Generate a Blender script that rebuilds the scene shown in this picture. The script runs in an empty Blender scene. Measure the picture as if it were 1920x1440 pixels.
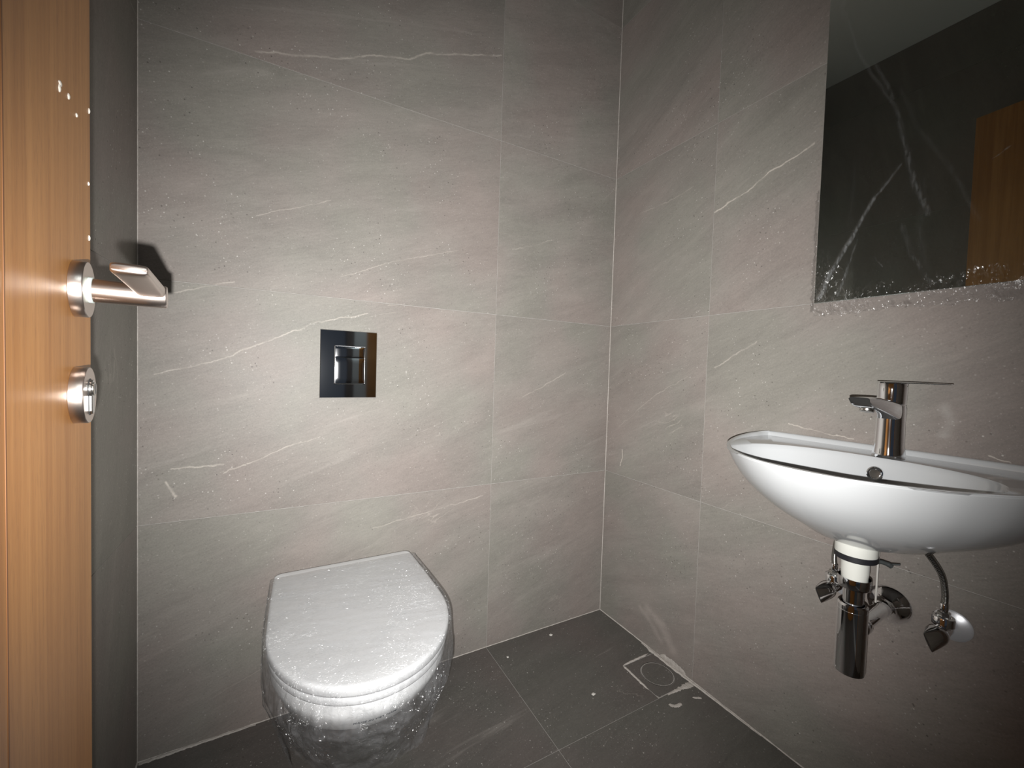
import bpy, bmesh, math, random
from mathutils import Vector, Matrix, noise
from mathutils.bvhtree import BVHTree
random.seed(7)
scene = bpy.context.scene
COL = scene.collection

# ------------------------------------------------------------------ camera
D, W, XL, H = 1.2957, 1.1785, -0.3098, 2.62      # back wall Y, right wall X, left wall X, ceiling
YF = -0.24                                        # inner face of the front (door) wall
cam_d = bpy.data.cameras.new('camera'); cam = bpy.data.objects.new('camera', cam_d); COL.objects.link(cam)
RIGHT = Vector((0.87445, -0.48414, 0.03072)); UP = Vector((-0.01077, 0.04392, 0.99898)); FWD = Vector((0.48499, 0.87389, -0.0332))
m = Matrix((RIGHT, UP, -FWD)).transposed().to_4x4(); m.translation = (0, 0, 1.0)
cam.matrix_world = m
cam_d.sensor_width = 36; cam_d.lens = 768.34 / 1920 * 36; cam_d.clip_start = 0.01
scene.camera = cam

# ------------------------------------------------------------------ world, the phone's flash, exposure
wd = bpy.data.worlds.new('world'); scene.world = wd; wd.use_nodes = True
wd.node_tree.nodes['Background'].inputs[0].default_value = (0.55, 0.68, 0.9, 1)
wd.node_tree.nodes['Background'].inputs[1].default_value = 0.035
fl = bpy.data.lights.new('phone_flash', 'SPOT'); flo = bpy.data.objects.new('phone_flash', fl); COL.objects.link(flo)
fl.energy = 150; fl.shadow_soft_size = 0.0035; fl.spot_size = math.radians(119); fl.spot_blend = 1.0
fl.color = (1.0, 0.985, 0.965)
fm = m.copy(); fm.translation = Vector((0, 0, 1.0)) - RIGHT * 0.009 - UP * 0.026
flo.matrix_world = fm @ Matrix.Rotation(math.radians(0.5), 4, 'Y') @ Matrix.Rotation(math.radians(1.5), 4, 'X')
scene.view_settings.view_transform = 'Standard'; scene.view_settings.look = 'None'
scene.view_settings.gamma = 1; scene.view_settings.use_curve_mapping = False
scene.view_settings.exposure = 0.0
scene.cycles.caustics_reflective = False; scene.cycles.caustics_refractive = False
scene.cycles.transparent_max_bounces = 16

# ------------------------------------------------------------------ helpers
def finish(name, verts, faces, mat, parent=None, loc=None, smooth=None, kind=None):
    """one mesh object; verts are in world coordinates, the origin goes to the parent's (or loc)"""
    me = bpy.data.meshes.new(name)
    off = Vector(loc) if loc is not None else Vector((0, 0, 0))
    base = off
    if parent is not None:
        base = root_loc(parent)
    me.from_pydata([tuple(Vector(v) - base) for v in verts], [], faces)
    me.update()
    bm = bmesh.new(); bm.from_mesh(me)
    bmesh.ops.recalc_face_normals(bm, faces=bm.faces); bm.to_mesh(me); bm.free()
    if smooth is not None:
        for p in me.polygons: p.use_smooth = True
        me.set_sharp_from_angle(angle=math.radians(smooth))
    o = bpy.data.objects.new(name, me); COL.objects.link(o)
    if mat is not None: me.materials.append(mat)
    if parent is not None: o.parent = parent
    else: o.location = base
    if kind: o['kind'] = kind
    return o

def root_loc(o):
    v = Vector((0, 0, 0))
    while o is not None:
        v += o.location; o = o.parent
    return v

def thing(name, label, cat, loc, group=None):
    o = bpy.data.objects.new(name, None); COL.objects.link(o); o.location = loc; o.empty_display_size = 0.05
    return tag(o, label, cat, group)

def tag(o, label, cat, group=None):
    o['label'] = label; o['category'] = cat
    if group: o['group'] = group
    return o

class G:
    """a bag of vertices and faces"""
    def __init__(s): s.v = []; s.f = []
    def add(s, vs, fs):
        n = len(s.v); s.v += [Vector(a) for a in vs]; s.f += [tuple(i + n for i in f) for f in fs]; return s
    def grid(s, rows, close=False, cap0=False, cap1=False):
        n = len(s.v); R_, C_ = len(rows), len(rows[0])
        for r in rows: s.v += [Vector(a) for a in r]
        for i in range(R_ - 1):
            for j in range(C_ if close else C_ - 1):
                k = (j + 1) % C_
                s.f.append((n + i * C_ + j, n + i * C_ + k, n + (i + 1) * C_ + k, n + (i + 1) * C_ + j))
        if cap0: s.f.append(tuple(n + j for j in range(C_)))
        if cap1: s.f.append(tuple(n + (R_ - 1) * C_ + j for j in range(C_)))
        return s
    def box(s, a, b):
        x0, y0, z0 = a; x1, y1, z1 = b
        return s.add([(x0, y0, z0), (x1, y0, z0), (x1, y1, z0), (x0, y1, z0), (x0, y0, z1), (x1, y0, z1), (x1, y1, z1), (x0, y1, z1)],
                     [(0, 3, 2, 1), (4, 5, 6, 7), (0, 1, 5, 4), (1, 2, 6, 5), (2, 3, 7, 6), (3, 0, 4, 7)])
    def bbox(s, a, b, r, fr=None):
        """box with rounded edges r; fr = (origin, ex, ey, ez) frame"""
        bm = bmesh.new(); bmesh.ops.create_cube(bm, size=1)
        for v in bm.verts:
            v.co = Vector([a[i] if v.co[i] < 0 else b[i] for i in range(3)])
        bmesh.ops.bevel(bm, geom=list(bm.edges), offset=r, segments=2, profile=0.5, affect='EDGES')
        bm.verts.ensure_lookup_table()
        vs = [v.co.copy() for v in bm.verts]; fs = [tuple(v.index for v in f.verts) for f in bm.faces]; bm.free()
        if fr: vs = [fr[0] + fr[1] * v.x + fr[2] * v.y + fr[3] * v.z for v in vs]
        return s.add(vs, fs)
    def lathe(s, prof, o, ax, seg=40, ref=None, sx=1.0, sy=1.0):
        """prof: (radius, distance along ax)"""
        ax = Vector(ax).normalized(); ref = Vector(ref) if ref else (Vector((0, 0, 1)) if abs(ax.z) < 0.9 else Vector((1, 0, 0)))
        e1 = (ref - ax * ref.dot(ax)).normalized(); e2 = ax.cross(e1); o = Vector(o)
        rows = [[o + ax * d + (e1 * math.cos(2 * math.pi * j / seg) * sx + e2 * math.sin(2 * math.pi * j / seg) * sy) * max(r, 1e-5) for j in range(seg)] for r, d in prof]
        return s.grid(rows, close=True, cap0=True, cap1=True)
    def tube(s, pts, r, seg=12):
        pts = [Vector(p) for p in pts]; rows = []; up = Vector((0.13, 0.2, 1)).normalized()
        e1 = None
        for i, p in enumerate(pts):
            t = (pts[min(i + 1, len(pts) - 1)] - pts[max(i - 1, 0)]).normalized()
            if e1 is None: e1 = t.orthogonal().normalized()
            e1 = (e1 - t * e1.dot(t)).normalized(); e2 = t.cross(e1)
            rr = r[i] if isinstance(r, (list, tuple)) else r
            rows.append([p + (e1 * math.cos(2 * math.pi * j / seg) + e2 * math.sin(2 * math.pi * j / seg)) * rr for j in range(seg)])
        return s.grid(rows, close=True, cap0=True, cap1=True)
    def build(s, name, mat, parent=None, **k): return finish(name, s.v, s.f, mat, parent, **k)

def bez(p, n=24):
    p = [Vector(a) for a in p]; out = []
    # catmull-rom through all points
    q = [2 * p[0] - p[1]] + p + [2 * p[-1] - p[-2]]
    for i in range(1, len(q) - 2):
        for k in range(n):
            t = k / n
            out.append(0.5 * ((2 * q[i]) + (q[i + 1] - q[i - 1]) * t + (2 * q[i - 1] - 5 * q[i] + 4 * q[i + 1] - q[i + 2]) * t * t + (3 * q[i] - q[i - 1] - 3 * q[i + 1] + q[i + 2]) * t ** 3))
    out.append(p[-1]); return out

# ------------------------------------------------------------------ materials
def newmat(name):
    mt = bpy.data.materials.new(name); mt.use_nodes = True
    nt = mt.node_tree; nt.nodes.clear(); return mt, nt

class N:
    def __init__(s, nt): s.nt = nt
    def n(s, t, ins=None, **kw):
        nd = s.nt.nodes.new(t)
        for k, v in kw.items(): setattr(nd, k, v)
        if ins:
            for k, v in ins.items():
                if hasattr(v, 'is_linked') or isinstance(v, bpy.types.NodeSocket): s.nt.links.new(v, nd.inputs[k])
                else: nd.inputs[k].default_value = v
        return nd
    def math(s, op, a, b=0.0, c=None, clamp=False):
        d = {0: a, 1: b}
        if c is not None: d[2] = c
        return s.n('ShaderNodeMath', d, operation=op, use_clamp=clamp).outputs[0]
    def vm(s, op, a, b=None, scale=None):
        d = {0: a}
        if b is not None: d[1] = b
        if scale is not None: d[3] = scale
        return s.n('ShaderNodeVectorMath', d, operation=op)
    def noise(s, vec, scale, detail=4, rough=0.55, dist=0.0, out=0):
        return s.n('ShaderNodeTexNoise', {'Vector': vec, 'Scale': scale, 'Detail': detail, 'Roughness': rough, 'Distortion': dist}).outputs[out]
    def ramp(s, fac, a, b, ca=0.0, cb=1.0):
        return s.n('ShaderNodeMapRange', {0: fac, 1: a, 2: b, 3: ca, 4: cb}, interpolation_type='SMOOTHSTEP').outputs[0]
    def mix(s, fac, a, b, mode='MIX'):
        nd = s.nt.nodes.new('ShaderNodeMix'); nd.data_type = 'RGBA'; nd.blend_type = mode
        for k, v in ((0, fac), (6, a), (7, b)):
            if isinstance(v, bpy.types.NodeSocket): s.nt.links.new(v, nd.inputs[k])
            else: nd.inputs[k].default_value = v
        return nd.outputs[2]
    def polyline(s, vec, pts, width, strength=1.0):
        """mask of a line drawn on the surface: 1 on the line, 0 beyond `width`"""
        best = None
        for a, b in zip(pts[:-1], pts[1:]):
            A = Vector((a[0], a[1], 0)); B = Vector((b[0], b[1], 0)); BA = B - A; L2 = BA.length_squared
            pa = s.vm('SUBTRACT', vec, tuple(A)).outputs[0]
            h = s.math('DIVIDE', s.vm('DOT_PRODUCT', pa, tuple(BA)).outputs['Value'], L2, clamp=True)
            pr = s.vm('SCALE', tuple(BA), scale=h).outputs[0]
            ln = s.vm('LENGTH', s.vm('SUBTRACT', pa, pr).outputs[0]).outputs['Value']
            best = ln if best is None else s.math('MINIMUM', best, ln)
        return s.n('ShaderNodeMapRange', {0: best, 1: 0.0, 2: width, 3: strength, 4: 0.0}, interpolation_type='SMOOTHSTEP').outputs[0]

def principled(name, color, rough=0.5, metal=0.0, spec=0.5, coat=0.0, **extra):
    mt, nt = newmat(name); g = N(nt)
    p = g.n('ShaderNodeBsdfPrincipled'); p.inputs['Base Color'].default_value = (*color, 1)
    p.inputs['Roughness'].default_value = rough; p.inputs['Metallic'].default_value = metal
    p.inputs['Specular IOR Level'].default_value = spec; p.inputs['Coat Weight'].default_value = coat
    for k, v in extra.items(): p.inputs[k.replace('_', ' ')].default_value = v
    o = g.n('ShaderNodeOutputMaterial', {0: p.outputs[0]})
    return mt, g, p

TILE_COL = (0.230, 0.213, 0.193)
def tile_mat(name, uaxis, lines=(), stains=(), col=TILE_COL, tilt=0.32, offset=(0, 0, 0), vscale=1.0):
    """honed grey-taupe stone-look porcelain: drifting clouds, slanted bedding streaks, pits, pale flecks, hairline veins"""
    mt, g, p = principled(name, col, 0.5, spec=0.26)
    geo = g.n('ShaderNodeNewGeometry'); pos = geo.outputs['Position']
    u = g.vm('DOT_PRODUCT', pos, uaxis).outputs['Value']
    sep = g.n('ShaderNodeSeparateXYZ', {0: pos})
    if name == 'floor_tile': v = sep.outputs[1]
    else: v = sep.outputs[2]
    uv = g.n('ShaderNodeCombineXYZ', {0: u, 1: v, 2: 0.0}).outputs[0]
    rnd = g.n('ShaderNodeObjectInfo').outputs['Random']
    ru = g.n('ShaderNodeVectorRotate', {'Vector': uv, 'Angle': -tilt}, rotation_type='Z_AXIS').outputs[0]
    ru3 = g.vm('ADD', ru, g.n('ShaderNodeCombineXYZ', {0: 0.0, 1: 0.0, 2: g.math('MULTIPLY', rnd, 7.0)}).outputs[0]).outputs[0]
    st = g.vm('MULTIPLY', ru3, (1.0, 4.5, 1.0)).outputs[0]
    cl = g.noise(ru3, 2.4, 5, 0.55, 0.4)
    sk = g.noise(st, 3.2, 8, 0.62, 0.7)
    fine = g.noise(st, 38, 5, 0.7, 0.2)
    grain = g.noise(ru3, 260, 2, 0.6)
    f = g.math('ADD', g.math('MULTIPLY', g.math('SUBTRACT', cl, 0.5), 0.40), g.math('MULTIPLY', g.math('SUBTRACT', sk, 0.5), 0.46))
    f = g.math('ADD', f, g.math('MULTIPLY', g.math('SUBTRACT', fine, 0.5), 0.35))
    f = g.math('ADD', f, g.math('MULTIPLY', g.math('SUBTRACT', grain, 0.5), 0.35))
    val = g.math('ADD', 1.0, f)
    c = g.vm('SCALE', (*col,), scale=val).outputs[0]
    hue = g.noise(ru3, 3.1, 2, 0.5)
    c = g.mix(g.ramp(hue, 0.42, 0.68, 0.0, 0.40), c, g.vm('MULTIPLY', c, (1.10, 0.95, 0.97)).outputs[0])
    c = g.mix(g.ramp(hue, 0.34, 0.50, 0.35, 0.0), c, g.vm('MULTIPLY', c, (0.93, 1.02, 0.96)).outputs[0])
    # broad pale bedding bands
    band = g.noise(g.vm('MULTIPLY', ru3, (0.7, 7.0, 1.0)).outputs[0], 2.2, 6, 0.6, 1.2)
    c = g.mix(g.ramp(band, 0.60, 0.76, 0.0, 0.20), c, (0.42, 0.39, 0.36, 1))
    # generic hairline veins: thin zero crossings of a stretched noise
    vn = g.noise(g.vm('MULTIPLY', ru3, (0.8, 2.6, 1.0)).outputs[0], 1.5 * vscale, 7, 0.5, 0.9)
    hair = g.ramp(g.math('ABSOLUTE', g.math('SUBTRACT', vn, 0.5)), 0.0, 0.0045, 1.0, 0.0)
    brk = g.ramp(g.noise(ru3, 4.0, 2), 0.60, 0.74)
    vein = g.math('MULTIPLY', g.math('MULTIPLY', hair, brk), 0.25)
    warp = g.vm('SCALE', g.vm('SUBTRACT', g.noise(uv, 22, 4, 0.65, out=1), (0.5, 0.5, 0.5)).outputs[0], scale=0.020).outputs[0]
    wuv = g.vm('MULTIPLY', g.vm('ADD', uv, warp).outputs[0], (1, 1, 0)).outputs[0]
    fade = g.ramp(g.noise(uv, 16, 3), 0.34, 0.60, 0.25, 1.0)
    for pts, wdt, s_ in lines:
        vein = g.math('MAXIMUM', vein, g.math('MULTIPLY', g.polyline(wuv, pts, wdt, s_), fade))
    c = g.mix(vein, c, (0.60, 0.55, 0.49, 1))
    # pits and flecks
    for sc_, th, colr, a in ((105, 0.15, (0.66, 0.64, 0.60, 1), 0.58), (88, 0.15, (0.05, 0.043, 0.038, 1), 0.65), (300, 0.22, (0.5, 0.48, 0.45, 1), 0.35)):
        vr = g.n('ShaderNodeTexVoronoi', {'Vector': g.vm('ADD', ru3, (sc_, 3.1, 0)).outputs[0], 'Scale': sc_, 'Randomness': 1.0}, feature='F1')
        keep = g.ramp(g.noise(ru3, 5.5, 2), 0.46, 0.62)
        on = g.math('GREATER_THAN', g.n('ShaderNodeSeparateColor', {0: vr.outputs['Color']}).outputs[0], 0.72)
        mk = g.math('MULTIPLY', g.ramp(vr.outputs['Distance'], th * 0.5, th * 1.5, a, 0.0), g.math('MULTIPLY', on, g.math('MAXIMUM', keep, 0.35)))
        c = g.mix(mk, c, colr)
    for pts, wdt, s_, colr in stains:
        c = g.mix(g.math('MULTIPLY', g.polyline(wuv, pts, wdt, 1.0), g.math('MULTIPLY', g.ramp(g.noise(uv, 30, 4), 0.3, 0.7, 0.5, 1.0), s_)), c, colr)
    g.nt.links.new(c, p.inputs['Base Color'])
    rg = g.math('ADD', 0.50, g.math('MULTIPLY', g.math('SUBTRACT', sk, 0.5), 0.14))
    g.nt.links.new(rg, p.inputs['Roughness'])
    bmp = g.n('ShaderNodeBump', {'Strength': 0.30, 'Distance': 0.0008, 'Height': g.math('ADD', fine, g.math('MULTIPLY', grain, 0.6))})
    g.nt.links.new(bmp.outputs[0], p.inputs['Normal'])
    return mt

VB = {'a': [(-0.075, 1.81), (0.024, 1.84), (0.131, 1.872), (0.218, 1.914), (0.328, 1.948), (0.377, 1.983), (0.638, 2.078)],
      'b': [(-0.278, 0.966), (-0.216, 0.981), (-0.127, 1.014), (-0.044, 1.058), (0.072, 1.118), (0.217, 1.157)],
      'd': [(-0.137, 0.71), (-0.078, 0.729), (-0.003, 0.765), (0.091, 0.793)], 'e': [(-0.242, 1.166), (-0.117, 1.209)],
      'f': [(-0.246, 0.727), (-0.137, 0.731)], 'g': [(0.141, 1.255), (0.292, 1.325), (0.501, 1.392)],
      'h': [(-0.071, 1.387), (0.109, 1.47)], 'i': [(-0.236, 0.659), (-0.255, 0.695)], 'j': [(0.766, 0.902), (0.955, 0.995)],
      'k': [(0.244, 0.5), (0.413, 0.526), (0.615, 0.554)], 'l': [(0.702, 1.426), (0.884, 1.496)]}
VR = {'a': [(-0.843, 1.517), (-0.774, 1.536), (-0.726, 1.55), (-0.683, 1.578), (-0.628, 1.587), (-0.571, 1.601)],
      'b': [(-1.205, 0.7), (-1.197, 0.667), (-1.213, 0.634)], 'c': [(-1.159, 1.614), (-1.033, 1.611), (-0.926, 1.627)],
      'e': [(-1.227, 0.787), (-1.045, 0.928), (-0.893, 1.009)], 'f': [(-0.593, 0.88), (-0.529, 0.87), (-0.451, 0.864)],
      'g': [(-0.818, 1.027), (-0.689, 1.104)], 'h': [(-0.237, 0.866), (-0.226, 0.859), (-0.21, 0.857)]}
PALE = (0.42, 0.37, 0.34, 1)
M_back = tile_mat('back_wall_tile', (1, 0, 0), [(VB['a'], 0.0045, 0.42), (VB['b'], 0.0028, 0.42), (VB['d'], 0.0028, 0.42), (VB['e'], 0.0026, 0.35),
    (VB['f'], 0.003, 0.5), (VB['g'], 0.002, 0.3), (VB['h'], 0.002, 0.3), (VB['i'], 0.005, 0.7), (VB['j'], 0.003, 0.35), (VB['k'], 0.0025, 0.35), (VB['l'], 0.002, 0.3)])
M_right = tile_mat('right_wall_tile', (0, -1, 0), [(VR['a'], 0.0036, 0.7), (VR['b'], 0.003, 0.8), (VR['c'], 0.002, 0.3), (VR['e'], 0.002, 0.28),
    (VR['f'], 0.0022, 0.6), (VR['g'], 0.003, 0.4), (VR['h'], 0.002, 0.7)],
    stains=[([(-1.077, 0.125), (-1.03, 0.1), (-0.975, 0.055)], 0.016, 0.35, PALE), ([(-1.04, 0.135), (-0.975, 0.115), (-0.925, 0.055)], 0.030, 0.42, PALE),
            ([(-0.302, 0.950), (-0.292, 0.925), (-0.300, 0.895)], 0.016, 0.30, (0.5, 0.49, 0.46, 1))], tilt=0.45)
M_left = tile_mat('left_wall_tile', (0, 1, 0), tilt=1.35)
M_floor = tile_mat('floor_tile', (1, 0, 0), col=(0.104, 0.097, 0.089), tilt=0.2)

def grout_mat():
    mt, g, p = principled('grout', (0.42, 0.40, 0.365), 0.9, spec=0.2)
    geo = g.n('ShaderNodeNewGeometry').outputs['Position']
    f = g.noise(geo, 60, 4)
    g.nt.links.new(g.mix(f, (0.24, 0.228, 0.21, 1), (0.46, 0.44, 0.415, 1)), p.inputs['Base Color'])
    return mt
M_grout = grout_mat()
def smear_mat():
    mt, g, p = principled('grout_residue', (0.5, 0.47, 0.43), 0.95, spec=0.15)
    geo = g.n('ShaderNodeNewGeometry').outputs['Position']
    g.nt.links.new(g.mix(g.noise(geo, 90, 5), (0.28, 0.26, 0.235, 1), (0.62, 0.58, 0.54, 1)), p.inputs['Base Color'])
    b = g.n('ShaderNodeBump', {'Strength': 0.6, 'Distance': 0.002, 'Height': g.noise(geo, 300, 4)})
    g.nt.links.new(b.outputs[0], p.inputs['Normal'])
    return mt
M_smear = smear_mat()
M_refl_dark, _, _ = principled('reflection_dark', (0.10, 0.075, 0.065), 0.6)  # dark tone of the added strip that the flush plate mirrors
M_white, _, _ = principled('wall_paint', (0.62, 0.62, 0.60), 0.85, spec=0.2)
M_ceil, _, _ = principled('ceiling_paint', (0.86, 0.90, 0.90), 0.85, spec=0.2)
M_cer, _, _ = principled('glazed_ceramic', (0.50, 0.515, 0.525), 0.11, spec=0.5, coat=0.35, Coat_Roughness=0.04)
M_toi, _, _ = principled('toilet_ceramic', (0.80, 0.81, 0.815), 0.11, spec=0.5)
M_seat, _, _ = principled('white_seat_plastic', (0.70, 0.71, 0.72), 0.28)
M_chrome, _, _ = principled('chrome', (0.86, 0.87, 0.89), 0.045, 1.0)
M_chrome_dull, _, _ = principled('dull_chrome', (0.62, 0.62, 0.60), 0.22, 1.0)
M_rod, _, _ = principled('rod_steel', (0.62, 0.60, 0.56), 0.45, 0.25)
M_pipe, _, _ = principled('white_pipe_plastic', (0.70, 0.71, 0.66), 0.35)
M_rubber, _, _ = principled('black_rubber', (0.012, 0.012, 0.015), 0.5)
M_clip, _, _ = principled('dark_grey_plastic', (0.05, 0.055, 0.055), 0.5)
M_darkgap, _, _ = principled('dark_slot', (0.02, 0.02, 0.02), 0.7)
M_flange, _, _ = principled('satin_flange_metal', (0.66, 0.67, 0.70), 0.35, 0.55)
M_ink, _, _ = principled('blue_grey_ink', (0.012, 0.022, 0.035), 0.7, spec=0.1)
M_crumb, _, _ = principled('plaster', (0.60, 0.58, 0.54), 0.95, spec=0.1)
M_steel, gs, ps = principled('brushed_steel', (0.60, 0.52, 0.47), 0.30, 1.0)
_pos = gs.n('ShaderNodeTexCoord').outputs['Object']
_b = gs.n('ShaderNodeBump', {'Strength': 0.12, 'Distance': 0.0003, 'Height': gs.noise(gs.vm('MULTIPLY', _pos, (900, 900, 60)).outputs[0], 1.0, 3)})
gs.nt.links.new(_b.outputs[0], ps.inputs['Normal'])
M_ring, _, _ = principled('dark_ring_metal', (0.10, 0.095, 0.09), 0.3, 1.0)
M_mirror, _, _ = principled('mirror_silver', (0.60, 0.66, 0.62), 0.0, 1.0)
M_mback, _, _ = principled('mirror_backing', (0.015, 0.017, 0.017), 0.6)
M_nylon, _, _ = principled('clear_nylon_ring', (0.62, 0.70, 0.66), 0.3)

def wood_mat():
    mt, g, p = principled('oak_veneer', (0.45, 0.22, 0.085), 0.42, spec=0.4)
    tc = g.n('ShaderNodeTexCoord').outputs['Object']
    s1 = g.vm('MULTIPLY', tc, (1, 45, 1.2)).outputs[0]; s2 = g.vm('MULTIPLY', tc, (1, 150, 6)).outputs[0]; s3 = g.vm('MULTIPLY', tc, (1, 16, 0.35)).outputs[0]
    a = g.noise(s1, 1.0, 5, 0.6, 0.3); b = g.noise(s2, 1.0, 4, 0.6); c3 = g.noise(s3, 1.0, 3)
    f = g.math('ADD', g.math('ADD', g.math('MULTIPLY', a, 0.45), g.math('MULTIPLY', b, 0.22)), g.math('MULTIPLY', c3, 0.4))
    c = g.mix(g.ramp(f, 0.34, 0.74), (0.31, 0.118, 0.026, 1), (0.55, 0.262, 0.082, 1))
    wv = g.n('ShaderNodeTexVoronoi', {'Vector': g.vm('MULTIPLY', tc, (1, 700, 45)).outputs[0], 'Scale': 1.0}).outputs['Distance']
    c = g.mix(g.ramp(wv, 0.10, 0.32, 0.35, 0.0), c, (0.17, 0.07, 0.025, 1))
    g.nt.links.new(c, p.inputs['Base Color'])
    bm_ = g.n('ShaderNodeBump', {'Strength': 0.25, 'Distance': 0.0005, 'Height': b}); g.nt.links.new(bm_.outputs[0], p.inputs['Normal'])
    return mt
M_wood = wood_mat()

def film_mat(name, haze, k=1.0, facet=1.5, cells=330, lines=(), uaxis=None, base_gloss=0.0, strength=1.0, dist=0.004, ridges=(30, 190, 30), mask=None, rough=0.25):
    """thin clear packing film: mostly see-through, a sheen broken into glints by crinkles, a little white haze"""
    mt, nt = newmat(name); g = N(nt)
    pos = g.n('ShaderNodeNewGeometry').outputs['Position']
    wpos = g.vm('ADD', pos, g.vm('SCALE', g.vm('SUBTRACT', g.noise(pos, 16, 3, out=1), (0.5, 0.5, 0.5)).outputs[0], scale=0.035).outputs[0]).outputs[0]
    rp = g.vm('MULTIPLY', wpos, tuple(ridges)).outputs[0]
    rn = g.math('ABSOLUTE', g.math('SUBTRACT', g.noise(rp, 1.0, 4, 0.6), 0.5))              # sharp creases along one way
    v1 = g.n('ShaderNodeTexVoronoi', {'Vector': wpos, 'Scale': 70 * k}, feature='F1').outputs['Distance']
    n2 = g.noise(wpos, 170 * k, 3, 0.6, 0.4)
    patch = g.ramp(g.noise(pos, 11, 3, 0.6, 0.5), 0.42, 0.66, 0.15, 1.0)
    h = g.math('ADD', g.math('MULTIPLY', rn, -2.6), g.math('ADD', g.math('MULTIPLY', v1, 0.55), g.math('MULTIPLY', n2, 0.65)))
    h = g.math('MULTIPLY', h, patch)
    st = strength
    sep = g.n('ShaderNodeSeparateXYZ', {0: pos})
    mk = None
    if mask:
        y0_, z0_, fall_z, fall_c = mask
        a_ = g.ramp(sep.outputs[2], z0_, z0_ + fall_z, 1.0, 0.0)
        dy = g.math('SUBTRACT', sep.outputs[1], y0_); dz_ = g.math('SUBTRACT', sep.outputs[2], z0_)
        rr = g.math('SQRT', g.math('ADD', g.math('MULTIPLY', dy, dy), g.math('MULTIPLY', dz_, dz_)))
        mk = g.math('MAXIMUM', a_, g.ramp(rr, 0.0, fall_c, 1.0, 0.0))
        st = g.math('ADD', 0.02, g.math('MULTIPLY', mk, strength))
    bmp = g.n('ShaderNodeBump', {'Strength': st, 'Distance': dist, 'Height': h}).outputs[0]
    # tiny flat facets between the creases, each tipped its own way
    cell = g.n('ShaderNodeTexVoronoi', {'Vector': g.vm('MULTIPLY', wpos, tuple(1.0 if r_ < 100 else 2.0 for r_ in ridges)).outputs[0], 'Scale': cells * k}, feature='F1').outputs['Color']
    amt = g.math('MULTIPLY', g.ramp(g.noise(pos, 13, 3, 0.6, 0.5), 0.40, 0.62, 0.12, 1.0), facet)
    if mk is not None: amt = g.math('MULTIPLY', g.math('MULTIPLY', mk, g.ramp(g.noise(g.vm('MULTIPLY', pos, (1, 2.2, 1)).outputs[0], 14, 3, 0.6, 0.8), 0.46, 0.60)), facet)
    tip = g.vm('SCALE', g.vm('SUBTRACT', cell, (0.5, 0.5, 0.5)).outputs[0], scale=amt).outputs[0]
    fac_n = g.vm('NORMALIZE', g.vm('ADD', bmp, tip).outputs[0]).outputs[0]
    hz = g.math('MULTIPLY', g.ramp(g.noise(pos, 18, 4, 0.6, 0.8), 0.35, 0.75, 0.5, 1.6), haze)
    if lines:
        u = g.vm('DOT_PRODUCT', pos, uaxis).outputs['Value']
        uv = g.n('ShaderNodeCombineXYZ', {0: u, 1: sep.outputs[2], 2: 0.0}).outputs[0]
        warp = g.vm('SCALE', g.vm('SUBTRACT', g.noise(uv, 25, 4, 0.65, out=1), (0.5, 0.5, 0.5)).outputs[0], scale=0.012).outputs[0]
        uv = g.vm('MULTIPLY', g.vm('ADD', uv, warp).outputs[0], (1, 1, 0)).outputs[0]
        streak = g.ramp(g.noise(g.vm('MULTIPLY', uv, (260, 45, 1)).outputs[0], 1.0, 4, 0.7), 0.36, 0.66, 0.10, 1.0)
        for pts, w0, w1, s0, s1 in lines:
            n_ = len(pts) - 1
            for q in range(n_):
                f_ = (q + 0.5) / n_
                hz = g.math('MAXIMUM', hz, g.math('MULTIPLY', g.polyline(uv, pts[q:q + 2], w0 + (w1 - w0) * f_, s0 + (s1 - s0) * f_), streak))
    tr = g.n('ShaderNodeBsdfTransparent', {0: (0.98, 0.98, 0.98, 1)})
    gl = g.n('ShaderNodeBsdfGlossy', {'Color': (1, 1, 1, 1), 'Roughness': rough, 'Normal': fac_n})
    fr = g.n('ShaderNodeFresnel', {'IOR': 1.45, 'Normal': bmp}).outputs[0]
    fr = g.math('MINIMUM', g.math('ADD', fr, base_gloss), 0.34)
    df = g.n('ShaderNodeBsdfDiffuse', {0: (0.82, 0.83, 0.86, 1), 'Normal': bmp})
    tl = g.n('ShaderNodeBsdfTranslucent', {0: (0.82, 0.83, 0.86, 1), 'Normal': bmp})
    dd = g.n('ShaderNodeMixShader', {0: 0.35, 1: df.outputs[0], 2: tl.outputs[0]})
    a = g.n('ShaderNodeMixShader', {0: hz, 1: tr.outputs[0], 2: dd.outputs[0]})
    b = g.n('ShaderNodeMixShader', {0: fr, 1: a.outputs[0], 2: gl.outputs[0]})
    g.n('ShaderNodeOutputMaterial', {0: b.outputs[0]})
    return mt

def hose_mat():
    mt, g, p = principled('braided_steel', (0.42, 0.42, 0.40), 0.33, 1.0)
    tc = g.n('ShaderNodeTexCoord').outputs['Object']
    w1 = g.n('ShaderNodeTexWave', {'Vector': tc, 'Scale': 260.0, 'Distortion': 0.0}, bands_direction='DIAGONAL').outputs[1]
    g.nt.links.new(g.mix(w1, (0.16, 0.16, 0.15, 1), (0.62, 0.61, 0.58, 1)), p.inputs['Base Color'])
    b = g.n('ShaderNodeBump', {'Strength': 0.5, 'Distance': 0.0006, 'Height': w1}); g.nt.links.new(b.outputs[0], p.inputs['Normal'])
    return mt
M_hose = hose_mat()

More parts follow.
